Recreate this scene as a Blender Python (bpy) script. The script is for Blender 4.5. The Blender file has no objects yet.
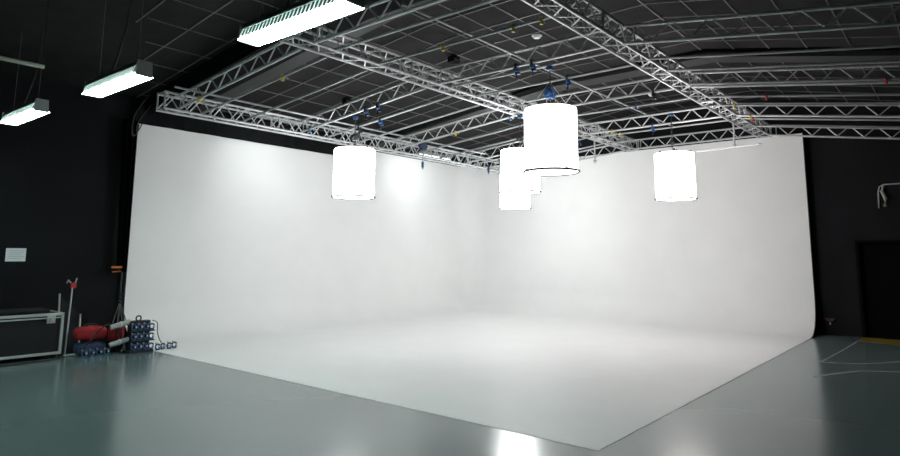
import bpy, bmesh, math, random
from mathutils import Vector, Matrix
random.seed(7)
SC = bpy.context.scene
COL = SC.collection

# ------------------------------------------------------------------ camera
YAW, PITCH, ROLL = 0.692889, 0.138093, 0.006256
cd = bpy.data.cameras.new('camera'); cam = bpy.data.objects.new('camera', cd); COL.objects.link(cam)
fwd = Vector((math.cos(PITCH)*math.cos(YAW), math.cos(PITCH)*math.sin(YAW), math.sin(PITCH)))
rt = Vector((math.sin(YAW), -math.cos(YAW), 0)); up = rt.cross(fwd)
r2 = math.cos(ROLL)*rt + math.sin(ROLL)*up
u2 = -math.sin(ROLL)*rt + math.cos(ROLL)*up
cam.matrix_world = Matrix(((r2.x, u2.x, -fwd.x, -5.504), (r2.y, u2.y, -fwd.y, -2.7608), (r2.z, u2.z, -fwd.z, 1.8), (0, 0, 0, 1)))
cd.sensor_width = 36; cd.lens = 612.95*36/900; cd.shift_y = -(228-169.23)/900
cd.clip_start = .05; cd.clip_end = 100
SC.camera = cam

# ------------------------------------------------------------------ world and exposure
w = bpy.data.worlds.new('world'); SC.world = w; w.use_nodes = True
w.node_tree.nodes['Background'].inputs[0].default_value = (.5, .55, .6, 1)
w.node_tree.nodes['Background'].inputs[1].default_value = 0.0
SC.view_settings.view_transform = 'Standard'; SC.view_settings.look = 'None'
SC.view_settings.gamma = 1; SC.view_settings.use_curve_mapping = False
SC.view_settings.exposure = 0.09
BAY_E, WASH_W, BATTEN_E = 40.0, 12.5, 4.0
DRUM_E = dict(near=4.6, left=14., right=15.5, middle=13.5, far=18.)       # each drum lamp is dimmed on its own

# ------------------------------------------------------------------ materials
def mat(name, col, rough=.5, metal=0., noise=0., scale=8., bump=0., emit=None, es=0., rn=0., spec=.5, soft=False):
    m = bpy.data.materials.new(name); m.use_nodes = True
    nt = m.node_tree; b = nt.nodes['Principled BSDF']
    b.inputs['Base Color'].default_value = (*col, 1); b.inputs['Roughness'].default_value = rough
    b.inputs['Metallic'].default_value = metal; b.inputs['Specular IOR Level'].default_value = spec
    if noise or bump or rn:
        tc = nt.nodes.new('ShaderNodeTexCoord'); n = nt.nodes.new('ShaderNodeTexNoise')
        n.inputs['Scale'].default_value = scale; n.inputs['Detail'].default_value = 5
        nt.links.new(tc.outputs['Object'], n.inputs['Vector'])
        if noise:
            r = nt.nodes.new('ShaderNodeValToRGB')
            r.color_ramp.elements[0].position = .0 if soft else .3; r.color_ramp.elements[1].position = 1. if soft else .7
            r.color_ramp.elements[0].color = (*[c*(1-noise) for c in col], 1)
            r.color_ramp.elements[1].color = (*[min(1, c*(1+noise)) for c in col], 1)
            nt.links.new(n.outputs['Fac'], r.inputs['Fac']); nt.links.new(r.outputs['Color'], b.inputs['Base Color'])
        if rn:
            mr = nt.nodes.new('ShaderNodeMapRange')
            mr.inputs['From Min'].default_value = .3; mr.inputs['From Max'].default_value = .7
            mr.inputs['To Min'].default_value = rough-rn; mr.inputs['To Max'].default_value = rough+rn
            nt.links.new(n.outputs['Fac'], mr.inputs['Value']); nt.links.new(mr.outputs['Result'], b.inputs['Roughness'])
        if bump:
            bp = nt.nodes.new('ShaderNodeBump'); bp.inputs['Strength'].default_value = bump; bp.inputs['Distance'].default_value = .01
            nt.links.new(n.outputs['Fac'], bp.inputs['Height']); nt.links.new(bp.outputs['Normal'], b.inputs['Normal'])
    if emit:
        b.inputs['Emission Color'].default_value = (*emit, 1); b.inputs['Emission Strength'].default_value = es
    return m
M = dict(
    floor=mat('floor_paint', (.125, .172, .170), .205, noise=.05, scale=1.1, spec=.85, soft=True),
    cyc=mat('cyclorama_paint', (.86, .855, .85), .55, noise=.015, scale=1.5, spec=.25),
    wall=mat('black_wall_paint', (.007, .0072, .0085), .85, noise=.25, scale=1.2, spec=.2),
    wallr=mat('black_wall_paint_right', (.009, .009, .011), .8, noise=.25, scale=1.2, spec=.2),
    ceil=mat('ceiling_tile', (.016, .015, .0155), .9, noise=.2, scale=3., spec=.15),
    tbar=mat('ceiling_bar', (.12, .12, .12), .5),
    beam=mat('beam_paint', (.018, .018, .019), .7, noise=.1),
    black=mat('black_metal', (.006, .006, .007), .5),
    cloth=mat('black_cloth', (.022, .022, .024), .95, noise=.2, scale=4., spec=.1),
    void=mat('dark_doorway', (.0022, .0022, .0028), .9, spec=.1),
    alu=mat('aluminium', (.50, .51, .52), .40, metal=.35, noise=.08, scale=12.),
    steel=mat('galvanised_pipe', (.33, .345, .35), .45, metal=.3, noise=.12, scale=6.),
    **{'drum_'+k: mat('drum_fabric_'+k, (.85, .85, .85), .8, emit={'left': (.96, .99, 1.), 'middle': (.965, 1., .99), 'far': (.965, 1., .99)}.get(k, (1., .93, .915)), es=e_) for k, e_ in DRUM_E.items()},
    ring=mat('drum_ring', (.03, .03, .03), .5),
    bay=mat('bay_tube', (.9, .9, .9), .5, emit=(.74, 1., .94), es=BAY_E),
    house=mat('bay_housing', (.46, .51, .50), .5),
    slat=mat('bay_slat', (.35, .39, .38), .35, metal=.3), slot=mat('bay_lit_slot', (.8, .85, .83), .5, emit=(.74, 1., .94), es=.6),
    batten=mat('batten_lens', (.9, .9, .9), .5, emit=(.95, 1., .98), es=BATTEN_E),
    green=mat('batten_body', (.30, .36, .34), .4, metal=.5),
    blue=mat('blue_paint', (.013, .07, .19), .4), yellow=mat('yellow_paint', (.62, .5, .05), .45),
    red=mat('red_paint', (.50, .02, .03), .5, noise=.2), orange=mat('orange_plastic', (.62, .16, .03), .5),
    redcloth=mat('red_canvas', (.36, .015, .02), .8, noise=.3, scale=14., bump=.3),
    navy=mat('navy_cloth', (.025, .04, .09), .8, noise=.3),
    white=mat('white_plastic', (.75, .75, .74), .5), paper=mat('paper', (.72, .76, .78), .7, noise=.03, scale=30.),
    pale=mat('pale_tube', (.42, .42, .36), .5), grey=mat('grey_tube', (.42, .44, .43), .45),
    rope=mat('dull_rope', (.12, .12, .115), .8), rubber=mat('black_rubber', (.01, .01, .01), .6), yfloor=mat('yellow_floor_paint', (.22, .15, .015), .5, noise=.2, scale=5.),
    line=mat('chalk_line', (.34, .38, .38), .7), ink=mat('paper_print', (.35, .38, .42), .8),
)

# ------------------------------------------------------------------ helpers
V = Vector
class MB:
    def __init__(s): s.bm = bmesh.new()
    def box(s, c, size, rz=0., rx=0., ry=0., bev=0.):
        r = bmesh.ops.create_cube(s.bm, size=1.)
        vs = r['verts']
        mt = Matrix.Translation(V(c)) @ Matrix.Rotation(rz, 4, 'Z') @ Matrix.Rotation(ry, 4, 'Y') @ Matrix.Rotation(rx, 4, 'X') @ Matrix.Diagonal((*size, 1))
        bmesh.ops.transform(s.bm, matrix=mt, verts=vs)
        if bev:
            es = list({e for v in vs for e in v.link_edges})
            bmesh.ops.bevel(s.bm, geom=es, offset=bev, segments=2, affect='EDGES', profile=.5)
        return s
    def tube(s, a, b, r=.02, n=8, r2=None):
        a, b = V(a), V(b); d = b-a
        if d.length < 1e-6: return s
        q = d.to_track_quat('Z', 'Y').to_matrix().to_4x4()
        bmesh.ops.create_cone(s.bm, cap_ends=True, segments=n, radius1=r, radius2=r if r2 is None else r2, depth=d.length,
                              matrix=Matrix.Translation((a+b)/2) @ q)
        return s
    def path(s, pts, r=.01, n=8):
        pts = [V(p) for p in pts]; rings = []
        for i, p in enumerate(pts):
            t = (pts[min(i+1, len(pts)-1)]-pts[max(i-1, 0)]).normalized()
            u = t.cross(V((0, 0, 1)));
            if u.length < .05: u = t.cross(V((1, 0, 0)))
            u.normalize(); v_ = t.cross(u)
            rings.append([s.bm.verts.new(p+r*(math.cos(2*math.pi*k/n)*u+math.sin(2*math.pi*k/n)*v_)) for k in range(n)])
        for a, b in zip(rings, rings[1:]):
            for k in range(n): s.bm.faces.new((a[k], a[(k+1) % n], b[(k+1) % n], b[k]))
        s.bm.faces.new(rings[0][::-1]); s.bm.faces.new(rings[-1])
        return s
    def lathe(s, c, prof, n=48, cap=True):
        rings = []
        for r, z in prof:
            rings.append([s.bm.verts.new((c[0]+r*math.cos(2*math.pi*k/n), c[1]+r*math.sin(2*math.pi*k/n), c[2]+z)) for k in range(n)])
        for a, b in zip(rings, rings[1:]):
            for k in range(n): s.bm.faces.new((a[k], a[(k+1) % n], b[(k+1) % n], b[k]))
        if cap:
            s.bm.faces.new(rings[0][::-1]); s.bm.faces.new(rings[-1])
        return s
    def torus(s, c, R, r, n=48, m=8, ax='Z'):
        rings = []
        for k in range(n):
            a = 2*math.pi*k/n; ring = []
            for j in range(m):
                b = 2*math.pi*j/m
                p = ((R+r*math.cos(b))*math.cos(a), (R+r*math.cos(b))*math.sin(a), r*math.sin(b))
                if ax == 'Y': p = (p[0], p[2], p[1])
                if ax == 'X': p = (p[2], p[0], p[1])
                ring.append(s.bm.verts.new((c[0]+p[0], c[1]+p[1], c[2]+p[2])))
            rings.append(ring)
        for k in range(n):
            a, b = rings[k], rings[(k+1) % n]
            for j in range(m): s.bm.faces.new((a[j], a[(j+1) % m], b[(j+1) % m], b[j]))
        return s
    def prism(s, pts, d):
        d = V(d); a = [s.bm.verts.new(V(p)) for p in pts]; b = [s.bm.verts.new(V(p)+d) for p in pts]
        s.bm.faces.new(a); s.bm.faces.new(b[::-1])
        for k in range(len(a)): s.bm.faces.new((a[k], b[k], b[(k+1) % len(a)], a[(k+1) % len(a)]))
        return s
    def build(s, name, m, parent=None, smooth=False):
        bmesh.ops.recalc_face_normals(s.bm, faces=s.bm.faces[:])
        me = bpy.data.meshes.new(name); s.bm.to_mesh(me); s.bm.free()
        o = bpy.data.objects.new(name, me); COL.objects.link(o)
        me.materials.append(M[m] if isinstance(m, str) else m)
        if smooth:
            for p in me.polygons: p.use_smooth = True
            me.set_sharp_from_angle(angle=math.radians(40))
        if parent:
            o.parent = parent; o.matrix_parent_inverse = Matrix.Translation(-parent.location) if not parent.rotation_euler.z else parent.matrix_basis.inverted()
        return o
def tag(o, label, cat, group=None):
    o['label'] = label; o['category'] = cat
    if group: o['group'] = group
    return o
def empty(name, loc, label, cat, group=None):
    o = bpy.data.objects.new(name, None); COL.objects.link(o); o.location = loc; o.empty_display_size = .1
    return tag(o, label, cat, group)
def struct(o): o['kind'] = 'structure'; return o
def copy_tree(root, loc, label, group=None):
    r = root.copy(); COL.objects.link(r); r.location = loc; r['label'] = label
    if group: r['group'] = group
    for ch in list(root.children):
        c = ch.copy(); COL.objects.link(c); c.parent = r
        for g in list(ch.children):
            d = g.copy(); COL.objects.link(d); d.parent = c
    return r
ORD = ['nearest the camera', 'second', 'third', 'fourth', 'fifth', 'sixth', 'seventh', 'eighth', 'ninth']

# roof geometry: level between the two middle trusses, falling to both sides
def roofz(y, z0=4.77):
    if y > 4.2: return z0-.1*(y-4.2)
    if y < .8: return z0-.15*(.8-y)
    return z0

# ------------------------------------------------------------------ room shell
X0, X1, Y0, Y1 = -9., 11.45, -8., 10.42
struct(MB().box(((X0+X1)/2+.2, (Y0+Y1)/2, -.1), (X1-X0+.8, Y1-Y0+.4, .2)).build('floor', 'floor'))
struct(MB().box(((X0+X1)/2, Y1+.1, 3), (X1-X0+.4, .2, 6.2)).build('wall_left', 'wall'))
b = MB()
DY0, DY1, DH = -2.55, -.92, 2.12
b.box((X1+.1, (Y1+DY1)/2, 3), (.2, Y1-DY1, 6.2)); b.box((X1+.1, (Y0+DY0)/2, 3), (.2, DY0-Y0, 6.2))
b.box((X1+.1, (DY0+DY1)/2, (6.1+DH)/2), (.2, DY1-DY0, 6.1-DH))
struct(b.build('wall_right', 'wallr'))
struct(MB().box((X0-.1, (Y0+Y1)/2, 3), (.2, Y1-Y0+.4, 6.2)).build('wall_back', 'wall'))
struct(MB().box(((X0+X1)/2, Y0-.1, 3), (X1-X0+.4, .2, 6.2)).build('wall_front', 'wall'))
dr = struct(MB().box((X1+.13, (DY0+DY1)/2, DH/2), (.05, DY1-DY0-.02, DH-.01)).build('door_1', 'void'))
fb = MB(); fb.box((X1-.012, (DY0+DY1)/2, DH+.03), (.03, DY1-DY0+.12, .06)); fb.box((X1-.012, DY1+.03, DH/2), (.03, .06, DH))
struct(fb.build('trim_1', 'void'))
ZC = 5.8
def cz(y):
    if y > 4.2: return ZC-.12*(y-4.2)
    if y < .8: return ZC-.15*(.8-y)*1.33
    return ZC
b = MB()
ys = [Y0-.2, .8, 4.2, Y1+.2]
for ya, yb in zip(ys, ys[1:]):
    b.prism([(X0-.2, ya, cz(ya)), (X0-.2, yb, cz(yb)), (X1+.2, yb, cz(yb)), (X1+.2, ya, cz(ya))], (0, 0, .15))
struct(b.build('ceiling', 'ceil'))
b = MB()                                                 # thin grid of bars under the tiles
yl = [-6.2, -5.4, -4.6, -3.8, -3.0, -2.3, -1.6, -.95, -.35, .25, .85, 1.5, 2.1, 2.75, 3.4, 4.0, 4.65, 5.3, 6.05, 6.85, 7.7, 8.55, 9.4, 10.2]
GX0 = -1.62
for y in yl:
    gx = GX0+max(0, y-6.4)*.42
    b.box(((gx+X1)/2, y, cz(y)-.008), (X1-gx, .02, .014))
x = -1.5
while x < X1:
    for ya, yb in zip([-7.8, .8, 4.2], [.8, 4.2, min(Y1, 7.1+(x+1.5)*2.3)]):
        n = V((0, yb-ya, cz(yb)-cz(ya)))
        b.box((x, (ya+yb)/2, (cz(ya)+cz(yb))/2-.008), (.02, n.length, .014), rx=math.atan2(n.z, n.y))
    x += .74
struct(b.build('trim_2', 'tbar'))
def beam(name, xa, xb, dz, m):
    b = MB()
    for ya, yb in zip(ys, ys[1:]):
        b.prism([(xa, ya, cz(ya)-dz), (xa, yb, cz(yb)-dz), (xb, yb, cz(yb)-dz), (xb, ya, cz(ya)-dz)], (0, 0, dz-.002))
    return struct(b.build(name, m))
beam('trim_3', .12, .78, .34, 'void')
beam('trim_6', .80, 1.45, .10, 'beam')
beam('trim_4', 6.50, 6.64, .07, 'void')
beam('trim_5', 6.66, 7.12, .12, 'beam')

# ------------------------------------------------------------------ cyclorama
LX, W, HW, R0 = 11.2065, 10.2822, 4.775, .78
cyc = empty('cyclorama', (LX/2, W/2, 0), 'huge white seamless cyclorama with curved base filling the studio', 'cyclorama')
bm = bmesh.new()
prof = [(R0-R0*math.sin(t), R0-R0*math.cos(t)) for t in [math.pi/2*k/14 for k in range(15)]]
prof = [(i, z+.004) for i, z in prof] + [(0, z) for z in (1.4, 2., 2.8, 3.6, 4.2, HW)]
NA = 14
def ringpath(i):
    p = [(0, W-i)]
    for k in range(NA+1):
        a = math.pi/2*(1-k/NA); rr = max(R0-i, 0)
        p.append((LX-R0+rr*math.cos(a), W-R0+rr*math.sin(a)))
    p.append((LX-i, 0)); return p
rows = [[bm.verts.new((x, y, z)) for x, y in ringpath(i)] for i, z in prof]
for a, c in zip(rows, rows[1:]):
    for k in range(len(a)-1):
        try: bm.faces.new((a[k], a[k+1], c[k+1], c[k]))
        except ValueError: pass
bmesh.ops.remove_doubles(bm, verts=bm.verts[:], dist=1e-4)
bmesh.ops.recalc_face_normals(bm, faces=bm.faces[:])
me = bpy.data.meshes.new('backdrop'); bm.to_mesh(me); bm.free(); me.materials.append(M['cyc'])
for p in me.polygons: p.use_smooth = True
o = bpy.data.objects.new('curved_wall', me); COL.objects.link(o); o.parent = cyc; o.matrix_parent_inverse = Matrix.Translation(-cyc.location)
MB().box(((LX-R0)/2, (W-R0)/2, .002), (LX-R0, W-R0, .004)).build('base', 'cyc', cyc)
b = MB()                                                  # black edge strip following the right-hand profile
pr = [(LX-i, z) for i, z in prof]
for (xa, za), (xb, zb) in zip(pr, pr[1:]): b.tube((xa+.012, -.010, za), (xb+.012, -.010, zb), .010, 6)
b.build('edge_strip', 'black', cyc)
b = MB()
pl = [(W-i, z) for i, z in prof]
for (ya, za), (yb, zb) in zip(pl[8:], pl[9:]): b.tube((-.02, ya+.03, za), (-.02, yb+.03, zb), .022, 6)
b.build('edge_strip', 'black', cyc)
# black valance along the left wall's top
b = MB(); n = 60; top, bot = [], []
for k in range(n+1):
    x = -.06+6.75*k/n; yy = W-.05+.012*math.sin(x*7)
    zb = 4.46 if k < n-4 else 4.46+(k-n+4)*.08
    top.append(b.bm.verts.new((x, yy, 5.02))); bot.append(b.bm.verts.new((x, yy-.01, zb)))
for k in range(n): b.bm.faces.new((top[k], top[k+1], bot[k+1], bot[k]))
bmesh.ops.solidify(b.bm, geom=b.bm.faces[:], thickness=.01)
tag(b.build('valance', 'cloth', smooth=True), 'long black cloth valance covering the top of the left white wall', 'curtain')
# narrow black drape at the left edge of the cyclorama
b = MB(); rows2 = []
for zi in range(13):
    z = 1.42+(4.5-1.42)*zi/12; row = []
    wd = .30-.12*(1-zi/12)
    for k in range(17):
        t = k/16; row.append(b.bm.verts.new((-.06-wd*t, 10.18+.035*math.sin(t*15), z)))
    rows2.append(row)
for a, c in zip(rows2, rows2[1:]):
    for k in range(16): b.bm.faces.new((a[k], a[k+1], c[k+1], c[k]))
bmesh.ops.solidify(b.bm, geom=b.bm.faces[:], thickness=.01)
tag(b.build('drape', 'void', smooth=True), 'narrow black drape hanging beside the left edge of the white wall', 'curtain')

# ------------------------------------------------------------------ trusses
def lattice(b, p0, p1, q0, q1, pitch, r):
    """zigzag between the line p0-p1 and the parallel line q0-q1"""
    p0, p1, q0, q1 = map(V, (p0, p1, q0, q1)); L = (p1-p0).length; n = max(2, round(L/pitch))
    for k in range(n):
        a = p0.lerp(p1, k/n); m = q0.lerp(q1, (k+.5)/n); c = p0.lerp(p1, (k+1)/n)
        b.tube(a, m, r, 5); b.tube(m, c, r, 5)
def box_truss(xa, xb, yc, z, label, wdt=.28, h=.26):
    t = empty('box_truss', ((xa+xb)/2, yc, z), label, 'truss')
    ch = {}
    for i, (sy, sz) in enumerate(((-1, 0), (1, 0), (-1, 1), (1, 1))):
        a, c = (xa, yc+sy*wdt/2, z+sz*h), (xb, yc+sy*wdt/2, z+sz*h); ch[(sy, sz)] = (a, c)
        MB().tube(a, c, .025, 10).build('chord', 'alu', t, True)
    for k1, k2 in (((-1, 0), (1, 0)), ((-1, 1), (1, 1)), ((-1, 0), (-1, 1)), ((1, 0), (1, 1))):
        b = MB(); lattice(b, *ch[k1], *ch[k2], .46, .012); b.build('bracing', 'alu', t)
    xs = [xa+.01]
    while xs[-1]+2.4 < xb: xs.append(xs[-1]+2.4)
    for xx in xs+[xb-.01]:
        b = MB()
        for zz in (z, z+h): b.tube((xx, yc-wdt/2, zz), (xx, yc+wdt/2, zz), .018, 6)
        for sy in (-1, 1): b.tube((xx, yc+sy*wdt/2, z), (xx, yc+sy*wdt/2, z+h), .018, 6)
        b.build('frame', 'alu', t)
    return t
box_truss(-.56, 11.15, 8.12, 4.355, 'aluminium box truss running along above the left white wall', h=.30)
box_truss(-.66, 11.17, 4.24, 4.77, 'aluminium box truss in the middle, starting beside the largest hanging strip lamp')
box_truss(-.60, 11.17, .82, 4.77, 'aluminium box truss crossing the top of the picture right of centre')

def ladder(x, ya, yb, label, h=.25):
    za, zb = roofz(ya), roofz(yb)
    t = empty('ladder_truss', (x, (ya+yb)/2, (za+zb)/2), label, 'truss', None)
    for dz in (0, h): MB().tube((x, ya, za+dz), (x, yb, zb+dz), .024, 10).build('chord', 'alu', t, True)
    b = MB(); s = 1 if yb > ya else -1
    lattice(b, (x, ya+s*.16, za+h-.15*.0), (x, yb-s*.16, roofz(yb-s*.16)+h), (x, ya+s*.16, za), (x, yb-s*.16, roofz(yb-s*.16)), .50, .012)
    for yy in (ya+s*.05, ya+s*.16, yb-s*.05): b.tube((x, yy, roofz(yy)), (x, yy, roofz(yy)+h), .011, 5)
    b.build('bracing', 'alu', t)
    return t
AB0, AB1, BC0, BC1, CD0, CD1 = 7.97, 4.40, 4.08, .98, .66, -4.2
LXS = [-.29, 2.42, 5.27, 8.14, 10.88]
for i, x in enumerate(LXS):
    nm = ['nearest the camera', 'second from the camera', 'third from the camera', 'fourth from the camera', 'fifth and farthest from the camera'][i]
    ladder(x, AB0, AB1, 'flat ladder truss between left and middle box trusses, '+nm)
    ladder(x, BC0, BC1, 'flat ladder truss between middle and right box trusses, '+nm)
    if i: ladder(x, CD0, CD1, 'flat ladder truss right of the right box truss, '+nm.replace('second from', 'nearest to').replace('third', 'second').replace('fourth', 'third').replace('fifth and farthest', 'fourth and farthest'))
def cross_pipe(x, ya, yb, label, dz=.0):
    o = MB().tube((x, ya, roofz(ya)+dz), (x, yb, roofz(yb)+dz), .021, 10).build('roof_pipe', 'steel', None, True)
    return tag(o, label, 'pipe')
for bay, (ya, yb), xs in (('left and middle', (AB0, AB1), [.18, 1.02, 3.15, 4.02, 6.05, 7.0, 8.5, 9.5]),
                          ('middle and right', (BC0, BC1), [.10, .97, 2.70, 3.50, 6.12, 7.05, 8.60, 9.6])):
    for i, x in enumerate(xs):
        cross_pipe(x, ya, yb, 'grey scaffold pipe crossing between %s box trusses, %s' % (bay, 'nearest the camera' if i == 0 else 'farthest from the camera' if i == 7 else ORD[i]+' from the camera'))
for i, x in enumerate([3.3, 4.05, 5.06, 6.15, 7.0, 8.5, 9.5]):
    cross_pipe(x, CD0, CD1, 'grey scaffold pipe right of the right box truss, %s' % ('nearest the camera' if i == 0 else 'farthest from the camera' if i == 6 else ORD[i]+' from the camera'))
# long pipes laid lengthwise over the cross pipes
b = MB().tube((-.35, 2.3, 4.85), (9.0, 2.3, 4.85), .017, 10)
o = b.build('long_pipe', 'steel', None, True); tag(o, 'long grey pipe lying over the cross pipes in the middle roof bay', 'pipe')
zl = roofz(7.12)+.062
o = MB().tube((-.80, 7.12, zl), (7.9, 7.12, zl), .02, 10).build('long_pipe', 'steel', None, True)
tag(o, 'long grey pipe lying over the cross pipes in the left roof bay', 'pipe')

# pipe clamps of the roof
def clamp_mesh(m):
    root = empty('pipe_clamp', (0, 0, 0), 'x', 'clamp')
    b = MB(); b.torus((0, 0, 0), .036, .013, 16, 6, 'Y'); b.box((0, 0, -.055), (.05, .035, .03), bev=.005)
    b.build('collar', m, root, True)
    MB().tube((.04, 0, .02), (.10, 0, -.01), .008, 6).tube((.09, 0, -.005), (.105, 0, -.012), .018, 6).build('bolt', 'steel', root)
    return root
protos = {}
def clamp(m, x, y, z, label):
    if m not in protos:
        protos[m] = clamp_mesh(m); r = protos[m]; r.location = (x, y, z); r['label'] = label
    else: r = copy_tree(protos[m], (x, y, z), label)
    r['group'] = 'coloured clamps on the roof pipes'
for m, x, y, lab in (
    ('yellow', .18, 5.5, 'yellow clamp on the nearest cross pipe of the left roof bay'),
    ('yellow', -.29, 7.25, 'yellow clamp on the nearest ladder truss near the left box truss'),
    ('yellow', .97, 2.76, 'yellow clamp midway on a cross pipe in the middle roof bay'),
    ('yellow', .97, 1.12, 'yellow clamp hanging where a cross pipe meets the right box truss'),
    ('yellow', .97, 1.55, 'yellow clamp on a cross pipe just left of the right box truss'),
    ('yellow', 5.27, 6.02, 'yellow clamp on the ladder truss right of the blue hoist on the left truss'),
    ('yellow', 8.14, 3.5, 'yellow clamp on the ladder truss right of the largest drum lamp'),
    ('yellow', 8.60, 3.5, 'yellow clamp on the pipe behind the largest drum lamp'),
    ('yellow', 7.0, .42, 'yellow clamp at the right box truss above the right drum lamp'),
    ('yellow', 8.14, .42, 'yellow clamp at the far right end of the right box truss'),
    ('red', 5.06, -2.12, 'red clamp near the right edge on the roof pipes'),
    ('red', 6.15, -.32, 'red clamp on the second highest thin pipe at far right'),
    ('red', 8.5, .45, 'small red clamp by the far end of the right box truss'),
    ('blue', 6.12, 2.05, 'small blue clamp on the cross pipe right of the largest drum lamp'),
    ('blue', 5.27, 4.5, 'blue clamp under the middle box truss left of the largest drum lamp'),
    ('blue', 2.42, 7.68, 'blue clamp where the second ladder truss meets the left box truss')):
    clamp(m, x, y, roofz(y), lab)

# ------------------------------------------------------------------ drum lamps
def drum(label, c, top_z, h, kind, D=.815):
    R = D/2; x, y = c; zt, zb = top_z, top_z-h
    t = empty('drum_lamp', (x, y, zb), label, 'lamp')
    b = MB(); b.lathe((x, y, zb), [(R-.004, .0), (R, .02), (R, h-.02), (R-.004, h), (R-.02, h), (R-.02, 0)], 64, False)
    b.build('fabric_shade', 'drum_'+kind, t, True)
    MB().lathe((x, y, zb), [(R-.021, .012), (R-.03, .004), (.01, -.01)], 64, True).build('bottom_diffuser', 'drum_'+kind, t, True)
    MB().lathe((x, y, zt), [(R-.021, -.02), (.01, -.01)], 64, True).build('top_panel', 'drum_'+kind, t, True)
    rg = MB().torus((x, y, zb), R+.016, .0165, 64, 8).build('bottom_ring', 'ring', t, True)
    for k in range(4):
        a = math.pi/4+k*math.pi/2+.3
        MB().box((x+(R+.018)*math.cos(a), y+(R+.018)*math.sin(a), zb+.004), (.035, .03, .035), rz=a).build('ring_clip', 'black', rg)
    b = MB()
    for k in range(3):
        a = .5+k*math.pi/3; d = V((math.cos(a), math.sin(a), 0))*(R-.03)
        b.tube(V((x, y, zt+.035))-d, V((x, y, zt+.035))+d, .014, 6)
        for s_ in (-1, 1): b.tube(V((x, y, zt+.035))+d*s_, V((x, y, zt-.015))+d*s_, .01, 6)
    b.tube((x, y, zt-.01), (x, y, zt+.12), .03, 10)
    b.build('spreader_frame', 'black', t)
    return t
drum('glowing white drum lamp hanging low at the upper centre, largest in view', (2.70, 2.02), 4.05, .98, 'near')
drum('glowing white drum lamp hanging alone before the left white wall', (2.66, 6.52), 3.88, .96, 'left')
drum('glowing white drum lamp hanging alone on the right side', (7.17, 1.70), 3.90, .94, 'right', .78)
drum('glowing white drum lamp half hidden behind the largest drum lamp', (5.28, 4.27), 3.98, .88, 'middle')
drum('glowing white drum lamp lowest and farthest, peeking out below the half hidden drum', (8.37, 6.46), 3.96, .91, 'far')
# hoists over the drums
def hoist(x, y, z0, ztop, label, body='blue', sc=1.):
    t = empty('chain_hoist', (x, y, z0), label, 'hoist')
    b = MB(); b.box((x, y, z0+.17*sc), (.13*sc, .11*sc, .17*sc), bev=.015); b.tube((x-.11*sc, y, z0+.17*sc), (x+.11*sc, y, z0+.17*sc), .05*sc, 14)
    mb_ = b.build('motor_body', body, t)
    b = MB(); b.torus((x, y, z0+.05*sc), .028*sc, .009, 14, 6, 'X'); b.tube((x, y, z0+.07*sc), (x, y, z0+.1*sc), .012, 6)
    b.build('hook', 'black', mb_, True)
    b = MB(); z = z0+.27*sc; k = 0
    while z < ztop-.01:
        b.torus((x, y, z), .016, .0055, 10, 5, 'X' if k % 2 else 'Y'); z += .03; k += 1
    b.build('chain', 'black', t)
    b = MB().box((x, y, ztop+.0), (.07, .09, .06), bev=.008); b.build('beam_clamp', 'blue', t)
    return t
hz = hoist(2.70, 2.02, 4.14, 4.72, 'blue chain hoist directly above the largest drum lamp')
b = MB()
for k in range(4):
    a = .8+k*math.pi/2; b.tube((2.70, 2.02, 4.50), (2.70+.3*math.cos(a), 2.02+.3*math.sin(a), 4.10), .004, 5)
b.build('bridle_lines', 'grey', hz)
hoist(2.66, 6.52, 4.00, roofz(6.5)-.0, 'dark hoist directly above the left drum lamp', 'black', .8)
hoist(7.10, 1.70, 4.02, 4.73, 'dark slim hoist above the right drum lamp', 'black', .6)
hoist(5.28, 4.27, 4.10, 4.72, 'dark hoist above the half hidden drum lamp', 'black', .8)
hoist(8.40, 6.46, 4.08, roofz(6.46)-.0, 'dark hoist above the farthest drum lamp', 'black', .6)
# blue grips round the drum suspension points
def grip(x, y, z, label, m='blue', rz=0.):
    t = empty('grip_clamp', (x, y, z), label, 'clamp', 'blue grips on the roof pipes')
    b = MB().box((x, y, z-.055), (.095, .06, .07), rz=rz, bev=.012); b.box((x+.035, y, z-.11), (.04, .09, .04), rz=rz+.5, bev=.008); bd = b.build('body', m, t)
    MB().torus((x, y, z), .04, .016, 16, 6, 'Y').build('jaw', 'black', t, True)
    MB().tube((x, y, z-.10), (x, y, z-.20), .012, 6).tube((x-.04, y, z-.20), (x+.04, y, z-.20), .009, 6).build('handle', 'black', bd)
    return t
grip(2.42, 2.46, 4.77, 'blue grip on the second ladder truss, left one of two above the largest drum')
grip(2.42, 2.16, 4.77, 'blue grip on the second ladder truss, right one of two above the largest drum')
grip(3.50, 2.14, 4.77, 'blue grip on the cross pipe to the upper right of the largest drum')
grip(8.14, 2.50, 4.77, 'dark blue grip on a ladder truss above and left of the right drum')
grip(2.42, 5.95, roofz(5.95), 'pale blue grip on a ladder truss, left one above the left drum')
grip(2.42, 5.62, roofz(5.62), 'blue grip with black jaw on a ladder truss, right one above the left drum', rz=.4)
grip(3.15, 6.30, roofz(6.30), 'low blue grip on a cross pipe to the right above the left drum')
grip(3.15, 6.95, roofz(6.95), 'black clamp on a cross pipe just above the left drum', 'black')
grip(5.27, 1.35, 4.77, 'black clamp on the third ladder truss just left of the right box truss', 'black')
for k, (x, y, lab) in enumerate(((8.55, 4.6, 'blue grip beneath the middle box truss behind the drum lamps'),)):
    grip(x, y, roofz(y), lab)
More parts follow.
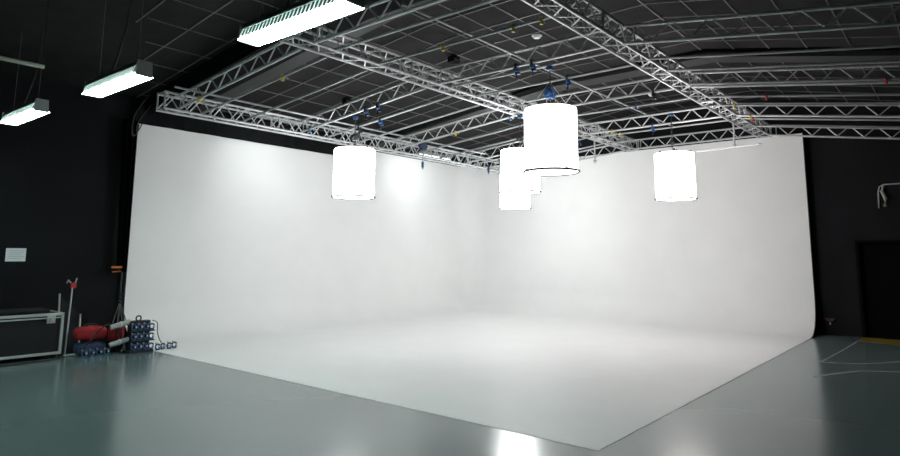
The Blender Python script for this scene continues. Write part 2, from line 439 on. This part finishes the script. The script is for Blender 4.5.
# hoist with hanging pendant on the left truss, and friends
def pendant(x, y, z1, z0, label, bm_='blue', r=.006, big=True):
    t = empty('control_pendant', (x, y, z0), label, 'pendant')
    b = MB()
    if big: b.box((x, y, z1-.12), (.16, .12, .22), bev=.02); b.tube((x-.12, y, z1-.12), (x+.12, y, z1-.12), .06, 12)
    else: b.box((x, y, z1-.03), (.07, .06, .06), bev=.01)
    b.build('motor_body', 'navy' if big else 'black', t)
    MB().tube((x, y, z1-.2 if big else z1-.05), (x, y, z0+.1), r, 6).build('cable', 'navy', t)
    b = MB().box((x, y, z0+.1), (.055, .05, .16), bev=.012); b.torus((x, y, z0), .022, .008, 12, 6, 'X'); b.build('handset', bm_, t)
    return t
pendant(6.22, 7.90, 4.73, 4.02, 'navy chain hoist with long hanging handset on left truss')
pendant(9.16, 7.92, 4.45, 4.20, 'short dark pendant under the far end of the left truss', 'navy', .02, False)
def drop_rod(x, y, z1, z0, label):
    t = empty('drop_rod', (x, y, z0), label, 'rod')
    MB().tube((x, y, z1), (x, y, z0), .02, 8).build('tube', 'grey', t, True)
    b = MB().tube((x-.05, y, z0+.02), (x+.05, y, z0+.02), .028, 8).torus((x, y, z0-.02), .02, .008, 12, 6, 'X'); b.build('spigot', 'grey', t)
drop_rod(8.45, 4.12, 4.80, 4.12, 'grey drop rod hanging right of the largest drum lamp')
drop_rod(8.92, .96, 4.80, 4.24, 'grey drop rod under the far end of the right truss')
t = empty('tube_light', (8.92, 1.35, 4.215), 'long thin white tube behind and right of the right drum', 'tube')
MB().tube((8.92, 2.26, 4.185), (8.92, .45, 4.225), .014, 8).build('tube', 'white', t, True)
MB().tube((8.92, .47, 4.225), (8.92, .41, 4.227), .02, 8).tube((8.92, 2.28, 4.184), (8.92, 2.23, 4.186), .02, 8).build('end_cap', 'grey', t)

# ------------------------------------------------------------------ wash battens in the left truss
def batten(xa, xb, y, z, label, lit=True):
    t = empty('wash_batten', ((xa+xb)/2, y, z), label, 'lamp')
    L = xb-xa; cx = (xa+xb)/2
    MB().box((cx, y, z), (L, .09, .07), bev=.01).build('body', 'green', t)
    b = MB(); n = int(L/.045)
    for k in range(n): b.box((xa+.02+k*.045, y-.055, z), (.012, .03, .085))
    b.build('fins', 'slat', t)
    MB().box((cx, y+.05, z), (L-.04, .012, .03)).build('lens', 'batten', t)
    if lit: MB().box((cx, y, z-.042), (L-.04, .05, .012)).build('lower_lens', 'batten', t)
    ld = bpy.data.lights.new('wash_light', 'AREA'); ld.shape = 'RECTANGLE'; ld.size = .30; ld.size_y = .07; ld.energy = WASH_W; ld.color = (.93, 1., 1.)
    lo = bpy.data.objects.new('wash_light', ld); COL.objects.link(lo); lo.location = (cx, y+.075, z-.03)
    lo.rotation_euler = (V((.70, .8, -.12 if lit else -.50)).to_track_quat('-Z', 'Y')).to_euler()
    ld.spread = math.radians(110)
    return t
batten(1.42, 2.66, 8.36, 4.66, 'finned grey green wash batten mounted on the left truss, left of the left drum', False)
batten(6.60, 7.90, 8.36, 4.54, 'white lit wash batten behind the left truss beside the navy hoist', True)

# ------------------------------------------------------------------ high bay strip lamps
def bay(cx, cy, z, ang, L, label):
    t = empty('strip_lamp', (cx, cy, z), label, 'lamp')
    R = Matrix.Translation((cx, cy, z)) @ Matrix.Rotation(ang, 4, 'Z')      # local X is the lamp's length
    def P(x, y, q): return R @ V((x, y*.76, q*.92))
    def fin(b): return b
    # local +Y after rotation by ~96 degrees points to -X (towards the camera side)
    b = MB(); H = L/2
    sec = [(-.07, .20), (.07, .20), (.10, .145), (.10, .12), (-.10, .12), (-.10, .145)]
    b.prism([P(-H, y, q) for y, q in sec], P(H, 0, 0)-P(-H, 0, 0)); b.build('housing', 'house', t)
    for s_ in (-1, 1):
        b = MB(); sec = [(-.11, .195), (.11, .195), (.125, .0), (-.125, .0)]
        b.prism([P(s_*H, y, q) for y, q in sec], P(s_*(H+.02), 0, 0)-P(s_*H, 0, 0)); b.build('end_plate', 'house', t)
    b = MB(); n = 16; arc = []                                   # lit concave reflector
    for k in range(n+1):
        y = -.145+.29*k/n; arc.append((y, .0+.045*(1-(y/.145)**2)))
    arc2 = [(y, q+.012) for y, q in arc[::-1]]
    b.prism([P(-H, y, q) for y, q in arc+arc2], P(H, 0, 0)-P(-H, 0, 0)); b.build('reflector', 'bay', t)
    for s_ in (-1, 1):
        b = MB(); m = 26
        for k in range(m):
            x = -H+.04+(L-.08)*k/(m-1)
            b.prism([P(x, s_*.103, .118), P(x+.016, s_*.103, .118), P(x+.030, s_*.132, .03), P(x+.014, s_*.132, .03)], P(0, s_*.004, 0)-P(0, 0, 0))
        b.build('louvre', 'slot', t)
        b = MB(); b.prism([P(-H, s_*.098, .12), P(-H, s_*.126, .03), P(-H, s_*.122, .03), P(-H, s_*.094, .12)], P(H, 0, 0)-P(-H, 0, 0)); b.build('side_panel', 'black', t)
        b = MB(); b.tube(P(-H, s_*.104, .125), P(H, s_*.104, .125), .007, 6); b.build('rail', 'slat', t)
    for s_ in (-.78, .72):
        b = MB(); p = P(s_*H, 0, .2); b.tube(p, (p.x, p.y, cz(p.y)), .004, 5); b.tube(p, p+V((0, 0, .05)), .012, 6)
        b.build('suspension_wire', 'rope', t)
    p = P(.2*H, 0, .2); q = V((p.x+.1, p.y-.25, cz(p.y-.25)))
    pts = []
    for k in range(17):
        u = k/16; a = p.lerp(q, u); a.x += .10*math.sin(math.pi*u); a.y += .12*math.sin(math.pi*u); pts.append(a)
    MB().path(pts, .011, 6).build('power_cable', 'rubber', t, True)
    return t
A_ = math.radians(90.7)
bay(-2.37, 1.62, 3.80, A_, 1.50, 'largest strip lamp with bright white underside at the picture top')
bay(-2.52, 5.02, 3.80, A_, 1.44, 'medium strip lamp hanging by wires left of the roof trusses')
bay(-2.64, 8.00, 3.80, A_, 1.43, 'smallest strip lamp hanging at the far left edge')
t = empty('hanging_tube', (-3.8, 5.55, 4.0), 'pale horizontal tube hanging in the dark at upper left edge', 'tube')
MB().tube((-3.14, 5.55, 4.0), (-4.6, 5.555, 4.0), .026, 12).build('tube', 'pale', t, True)
b = MB().tube((-3.16, 5.55, 4.0), (-3.16, 5.55, cz(5.55)), .006, 6).tube((-4.5, 5.555, 4.0), (-4.5, 5.555, cz(5.55)), .006, 6); b.build('rope', 'cloth', t)

# ------------------------------------------------------------------ ceiling bits
def sensor(x, y, label):
    t = empty('smoke_detector', (x, y, cz(y)), label, 'detector')
    MB().lathe((x, y, cz(y)), [(.075, 0), (.08, -.02), (.06, -.05), (.01, -.055)], 20).build('dome', 'white', t, True)
    MB().lathe((x, y, cz(y)), [(.095, .0), (.095, -.015)], 20).build('base', 'white', t)
sensor(3.84, 2.94, 'round white smoke detector on the dark ceiling above the largest drum')
sensor(9.18, 2.89, 'round white smoke detector on the ceiling left of the right truss')
def speaker(x, y, label):
    t = empty('ceiling_speaker', (x, y, cz(y)-.1), label, 'speaker')
    MB().box((x, y, cz(y)-.10), (.20, .16, .12), bev=.015).build('cabinet', 'void', t)
    MB().box((x-.02, y-.09, cz(y)-.11), (.14, .02, .05)).build('grille', 'beam', t)
    MB().tube((x, y, cz(y)-.06), (x, y, cz(y)), .02, 8).build('bracket', 'black', t)
speaker(3.60, 4.72, 'small black box on the ceiling above the middle truss')
speaker(3.56, 7.85, 'small black box on the ceiling above the left truss')

# ------------------------------------------------------------------ left wall: notice, strap, cables, chain
t = empty('notice', (-2.30, Y1-.01, 1.70), 'pale sheet of paper pinned on the black left wall', 'paper')
MB().box((-1.90, Y1-.004, 1.745), (.31, .006, .235)).build('sheet', 'paper', t)
b = MB()
for k in range(5): b.box((-1.90+.01*(k % 2), Y1-.008, 1.82-.035*k), (.24-.03*(k % 3), .002, .006))
b.build('print_lines', 'ink', t)
t = empty('wall_bracket', (-.42, 10.32, 1.5), 'orange bracket bar sticking off the wall by the drape foot', 'bracket')
MB().box((-.27, 10.12, 1.51), (.20, .05, .04), bev=.012).build('bar', 'orange', t)
MB().box((-.33, 10.27, 1.50), (.05, .30, .04)).build('mount', 'black', t)
MB().tube((-.34, 10.13, 1.42), (-.18, 10.13, 1.43), .01, 6).build('lower_bar', 'orange', t)
def cable(pts, r, m, label, name='cable', cat='cable'):
    out = []
    P_ = [V(p) for p in pts]; P_ = [P_[0]*2-P_[1]]+P_+[P_[-1]*2-P_[-2]]
    for i in range(1, len(P_)-2):
        for k in range(8):
            t_ = k/8; a, b_, c, d = P_[i-1:i+3]
            out.append(.5*((2*b_)+(-a+c)*t_+(2*a-5*b_+4*c-d)*t_**2+(-a+3*b_-3*c+d)*t_**3))
    out.append(P_[-2])
    return tag(MB().path(out, r, 6).build(name, m, None, True), label, cat)
cable([(-.70, 8.26, 4.62), (-.62, 9.0, 4.35), (-.35, 9.7, 4.12), (-.12, 10.05, 4.2), (-.05, 10.13, 4.42)], .012, 'rubber', 'outer black cable looping from the left truss end to the drape')
cable([(-.66, 8.26, 4.42), (-.50, 9.1, 4.25), (-.22, 9.8, 4.2), (-.05, 10.05, 4.36), (.02, 10.14, 4.48)], .010, 'rubber', 'inner black cable looping from the left truss end to the drape')
# hanging control chain at the drape foot
t = empty('hanging_chain', (-.23, 9.95, .35), 'hanging chain with black beads at left edge of white wall', 'chain')
b = MB()
for k in range(30): b.torus((-.23+.002*math.sin(k), 9.95, .36+k*.036), .017, .005, 8, 4, 'X' if k % 2 else 'Y')
b.tube((-.23, 9.95, 1.42), (-.27, 10.10, 1.49), .006, 5)
b.build('links', 'rope', t)
b = MB()
for z in (1.0, .92, .84): b.lathe((-.23, 9.95, z), [(.012, -.03), (.032, -.015), (.032, .015), (.012, .03)], 12)
b.build('beads', 'rubber', t, True)
b = MB()
for k in range(4): b.tube((-.23, 9.95, .85), (-.42+.11*k, 9.8, .35), .008, 5)
b.build('rope_strands', 'rope', t)
# ------------------------------------------------------------------ equipment case
cx0, cx1, cy0, cy1, cz0, cz1 = -3.45, -1.42, 9.32, 9.98, .09, .76
t = empty('equipment_case', ((cx0+cx1)/2, (cy0+cy1)/2, 0), 'black flight case with silver edges at the lower left corner', 'case')
MB().box(((cx0+cx1)/2, (cy0+cy1)/2, (cz0+cz1)/2), (cx1-cx0-.02, cy1-cy0-.02, cz1-cz0-.02)).build('body', 'black', t)
b = MB()
e = .045
for y in (cy0, cy1):
    for z in (cz0, cz1-.02): b.box(((cx0+cx1)/2, y, z), (cx1-cx0+e, e, e), bev=.006)
    for x in (cx0, cx1): b.box((x, y, (cz0+cz1)/2), (e, e, cz1-cz0), bev=.006)
for x in (cx0, cx1):
    for z in (cz0, cz1-.02): b.box((x, (cy0+cy1)/2, z), (e, cy1-cy0, e), bev=.006)
b.build('edging', 'grey', t)
lr = MB().box(((cx0+cx1)/2, cy0-.022, cz1-.075), (cx1-cx0-.04, .02, .02)).build('lid_rail', 'grey', t)
b = MB(); b.box((-1.60, cy0-.03, cz1-.10), (.13, .02, .13), bev=.008); b.box((-1.60, cy0-.045, cz1-.10), (.05, .02, .06), bev=.005); b.build('latch', 'grey', lr)
for x in (cx0+.15, cx1-.15):
    for y in (cy0+.1, cy1-.1):
        w_ = MB().tube((x, y-.02, .045), (x, y+.02, .045), .045, 16); w_.box((x, y, .085), (.08, .06, .02)); w_.build('caster', 'rubber', t)
MB().box(((cx0+cx1)/2+.1, 9.65, .80), (1.5, .5, .06), bev=.02).build('lid_mat', 'cloth', t)
# slanted black panel with metal edge strips
t = empty('stage_panel', (-1.15, 10.1, 0), 'black panel with slanted top and metal edges beside the flight case', 'panel')
MB().prism([(-1.30, 9.80, .0), (-.95, 9.80, .0), (-.95, 9.86, .66), (-1.30, 9.92, 1.04)], (0, .04, 0)).build('board', 'cloth', t)
MB().tube((-.95, 9.79, .01), (-.95, 9.85, .67), .016, 8).build('edge_strip', 'grey', t)
MB().tube((-1.30, 9.79, .01), (-1.30, 9.91, 1.05), .016, 8).build('edge_strip', 'grey', t)
# reaching pole with red head
t = empty('gripper_pole', (-1.26, 9.42, 0), 'thin grey pole with red head leaning beside the flight case', 'pole')
MB().tube((-1.30, 9.42, .02), (-1.16, 9.74, 1.17), .014, 10).build('shaft', 'grey', t, True)
b = MB().box((-1.145, 9.75, 1.20), (.09, .05, .10), bev=.01); hd = b.build('head', 'red', t)
b = MB().tube((-1.17, 9.75, 1.22), (-1.23, 9.76, 1.30), .010, 6).tube((-1.12, 9.75, 1.22), (-1.09, 9.76, 1.33), .010, 6); b.tube((-1.23, 9.76, 1.30), (-1.25, 9.76, 1.24), .008, 6); b.build('claw', 'grey', hd)
MB().box((-1.22, 9.40, .02), (.22, .10, .025), bev=.008).build('foot', 'grey', t)
cable([(-2.9, 9.05, .015), (-2.3, 9.10, .015), (-1.8, 9.14, .015), (-1.5, 9.2, .015), (-1.42, 9.28, .03)], .014, 'rubber', 'black cable lying on the floor before the flight case')

# ------------------------------------------------------------------ pile of rigging gear
def bag(c, s, label, m, rz=0., strap='black'):
    t = empty('sand_bag', c, label, 'bag')
    b = MB(); r = bmesh.ops.create_uvsphere(b.bm, u_segments=24, v_segments=14, radius=1.)
    for v_ in r['verts']:
        x, y, z = v_.co
        f = lambda a: math.copysign(abs(a)**.6, a)
        p = V((f(x)*s[0], f(y)*s[1], f(z)*s[2])); p.z += .012*math.sin(p.x*30+p.y*14); p.y += .01*math.sin(p.x*22)
        v_.co = Matrix.Rotation(rz, 3, 'Z') @ p + V(c)
    bd = b.build('body', m, t, True)
    b = MB()
    pts = [Matrix.Rotation(rz, 3, 'Z') @ V((s[0]*.5*math.cos(a), 0, s[2]*.85+s[0]*.22*math.sin(a))) + V(c) for a in [math.pi*k/10 for k in range(11)]]
    b.path(pts, .012, 6); b.build('handle', strap, bd, True)
    b = MB()
    for q in (-.35, .3): b.torus((c[0]+q*s[0], c[1], c[2]), s[2]*1.0, .012, 24, 4, 'X')
    b.build('strap', strap, bd)
    return t
bag((-.94, 9.36, .37), (.26, .14, .12), 'long red canvas bag on top of the gear pile', 'redcloth')
bag((-.93, 9.35, .108), (.25, .15, .105), 'dark navy bag at the bottom of the gear pile', 'navy')
bag((-.51, 9.33, .335), (.12, .13, .15), 'round red bag in the middle of the gear pile', 'redcloth', .2)
bag((-.51, 9.36, .09), (.13, .14, .085), 'small black bag under the round red bag', 'cloth', .1)
cable([(-1.15, 9.12, .03), (-1.05, 9.14, .20), (-.85, 9.15, .45), (-.70, 9.14, .52), (-.60, 9.12, .40), (-.58, 9.10, .05)], .012, 'rubber', 'black cord looped over the front of the red bag', 'cord', 'cord')
t = empty('clamp_stand', (-.24, 9.0, 0), 'black stand with grey tubes holding the stacked blue clamps', 'stand')
MB().box((-.24, 9.03, .30), (.36, .14, .52), bev=.012).build('upright', 'black', t)
MB().box((-.24, 9.0, .02), (.44, .28, .04), bev=.008).build('base', 'black', t)
for z in (.205, .375): MB().box((-.21, 8.93, z), (.42, .08, .02), bev=.004).build('shelf', 'black', t)
MB().torus((-.26, 9.02, .60), .045, .013, 20, 6, 'Y').build('lifting_ring', 'rubber', t, True)
for z in (.50, .19):
    r_ = MB().tube((-.72, 9.06, z-.03), (-.41, 9.03, z+.05), .045, 16).build('side_tube', 'grey', t, True)
    MB().torus((-.56, 9.045, z+.01), .050, .009, 20, 6, 'X').build('tube_band', 'white', r_, True)
# blue clamps
def blue_clamp():
    root = empty('blue_clamp', (0, 0, 0), 'x', 'clamp')
    b = MB(); n = 12; a0 = math.radians(-50); a1 = math.radians(230)
    pts = [(.042*math.cos(a0+(a1-a0)*k/n), 0, .042*math.sin(a0+(a1-a0)*k/n)) for k in range(n+1)]
    b.path(pts, .015, 6); b.box((0, 0, -.05), (.075, .04, .03), bev=.006)
    b.build('jaw', 'blue', root, True)
    MB().tube((-.035, 0, -.03), (-.035, 0, .055), .007, 6).tube((-.035, 0, .055), (-.035, 0, .07), .015, 6).build('bolt', 'steel', root)
    MB().box((.03, 0, .0), (.02, .046, .03), bev=.004).build('badge', 'white', root)
    return root
bc = blue_clamp()
spots = []
for r_, z in enumerate((.105, .285, .455)):
    nm = ['bottom', 'middle', 'top'][r_]
    for k in range(4):
        spots.append(((-.37+.105*k, 8.915 if z > .2 else 8.90, z), 'blue clamp in the %s row of the stand, %s from left' % (nm, ['first', 'second', 'third', 'fourth'][k])))
for k in range(4): spots.append(((-1.12+.12*k, 9.06, .065), 'blue clamp on the floor before the navy bag, %s from left' % ['first', 'second', 'third', 'fourth'][k]))
for k in range(4): spots.append(((.08+.11*k, 8.92+.03*(k % 2), .069), 'blue clamp lying right of the stand on the white base, %s from left' % ['first', 'second', 'third', 'fourth'][k]))
for i, (p, lab) in enumerate(spots):
    if i == 0: bc.location = p; bc['label'] = lab; r = bc
    else: r = copy_tree(bc, p, lab)
    r['group'] = 'blue pipe clamps in the gear pile'; r.rotation_euler = (0, 0, random.uniform(-.3, .3))
cable([(-.02, 8.99, .55), (.06, 8.96, .50), (.10, 9.0, .30), (.22, 9.04, .10), (.42, 9.05, .02)], .008, 'rubber', 'thin dark cord hanging off the right of the clamp stand', 'cord', 'cord')

# ------------------------------------------------------------------ right side
t = empty('conduit', (11.4, -1.45, 3.4), 'pale bent conduit high on the black right wall', 'pipe')
b = MB()
pts = [(11.42, -1.38, 2.90), (11.42, -1.39, 3.25), (11.42, -1.42, 3.38), (11.42, -1.50, 3.43), (11.42, -3.4, 3.46)]
b.path(pts, .016, 8); b.build('pipe', 'grey', t, True)
MB().path([(11.38, -1.50, 2.93), (11.37, -1.52, 3.10), (11.38, -1.46, 3.28), (11.40, -1.50, 3.40)], .035, 8).build('flexible_hose', 'pale', t, True)
t = empty('wall_tag', (11.42, -.25, .38), 'small reddish wedge low on the right black wall', 'bracket')
MB().prism([(11.43, -.14, .38), (11.43, -.36, .38), (11.43, -.29, .30), (11.43, -.21, .30)], (-.04, 0, 0)).build('wedge', mat('dull_red', (.07, .025, .02), .7), t)
MB().box((11.41, -.25, .26), (.02, .02, .03)).build('tip', 'white', t)
tag(MB().prism([(10.62, -.86, .001), (11.42, -.84, .001), (11.42, -4.0, .001), (9.7, -4.0, .001)], (0, 0, .003)).build('floor_marking', 'yfloor'), 'yellow painted floor marking in front of the dark doorway', 'marking')
def mark(pts, wd, label):
    b = MB(); P_ = [V((*p, .001)) for p in pts]
    for a, c in zip(P_, P_[1:]):
        n = (c-a).cross(V((0, 0, 1))).normalized()*wd/2
        b.prism([a-n, a+n, c+n, c-n], (0, 0, .002))
    tag(b.build('floor_line', 'line'), label, 'marking')
mark([(6.98, -.62), (7.05, -.9), (7.24, -1.26), (7.55, -1.5), (7.95, -1.77), (8.6, -2.3)], .035, 'farther thin pale line on the floor at right')
mark([(5.40, -.86), (5.85, -1.05), (6.47, -1.34), (6.65, -1.6), (6.79, -1.84), (6.9, -2.4)], .035, 'nearer thin pale line on the floor at right')
mark([(10.5, -.86), (8.6, -.80), (7.1, -.72)], .02, 'straight faint seam on the floor below the right black wall')
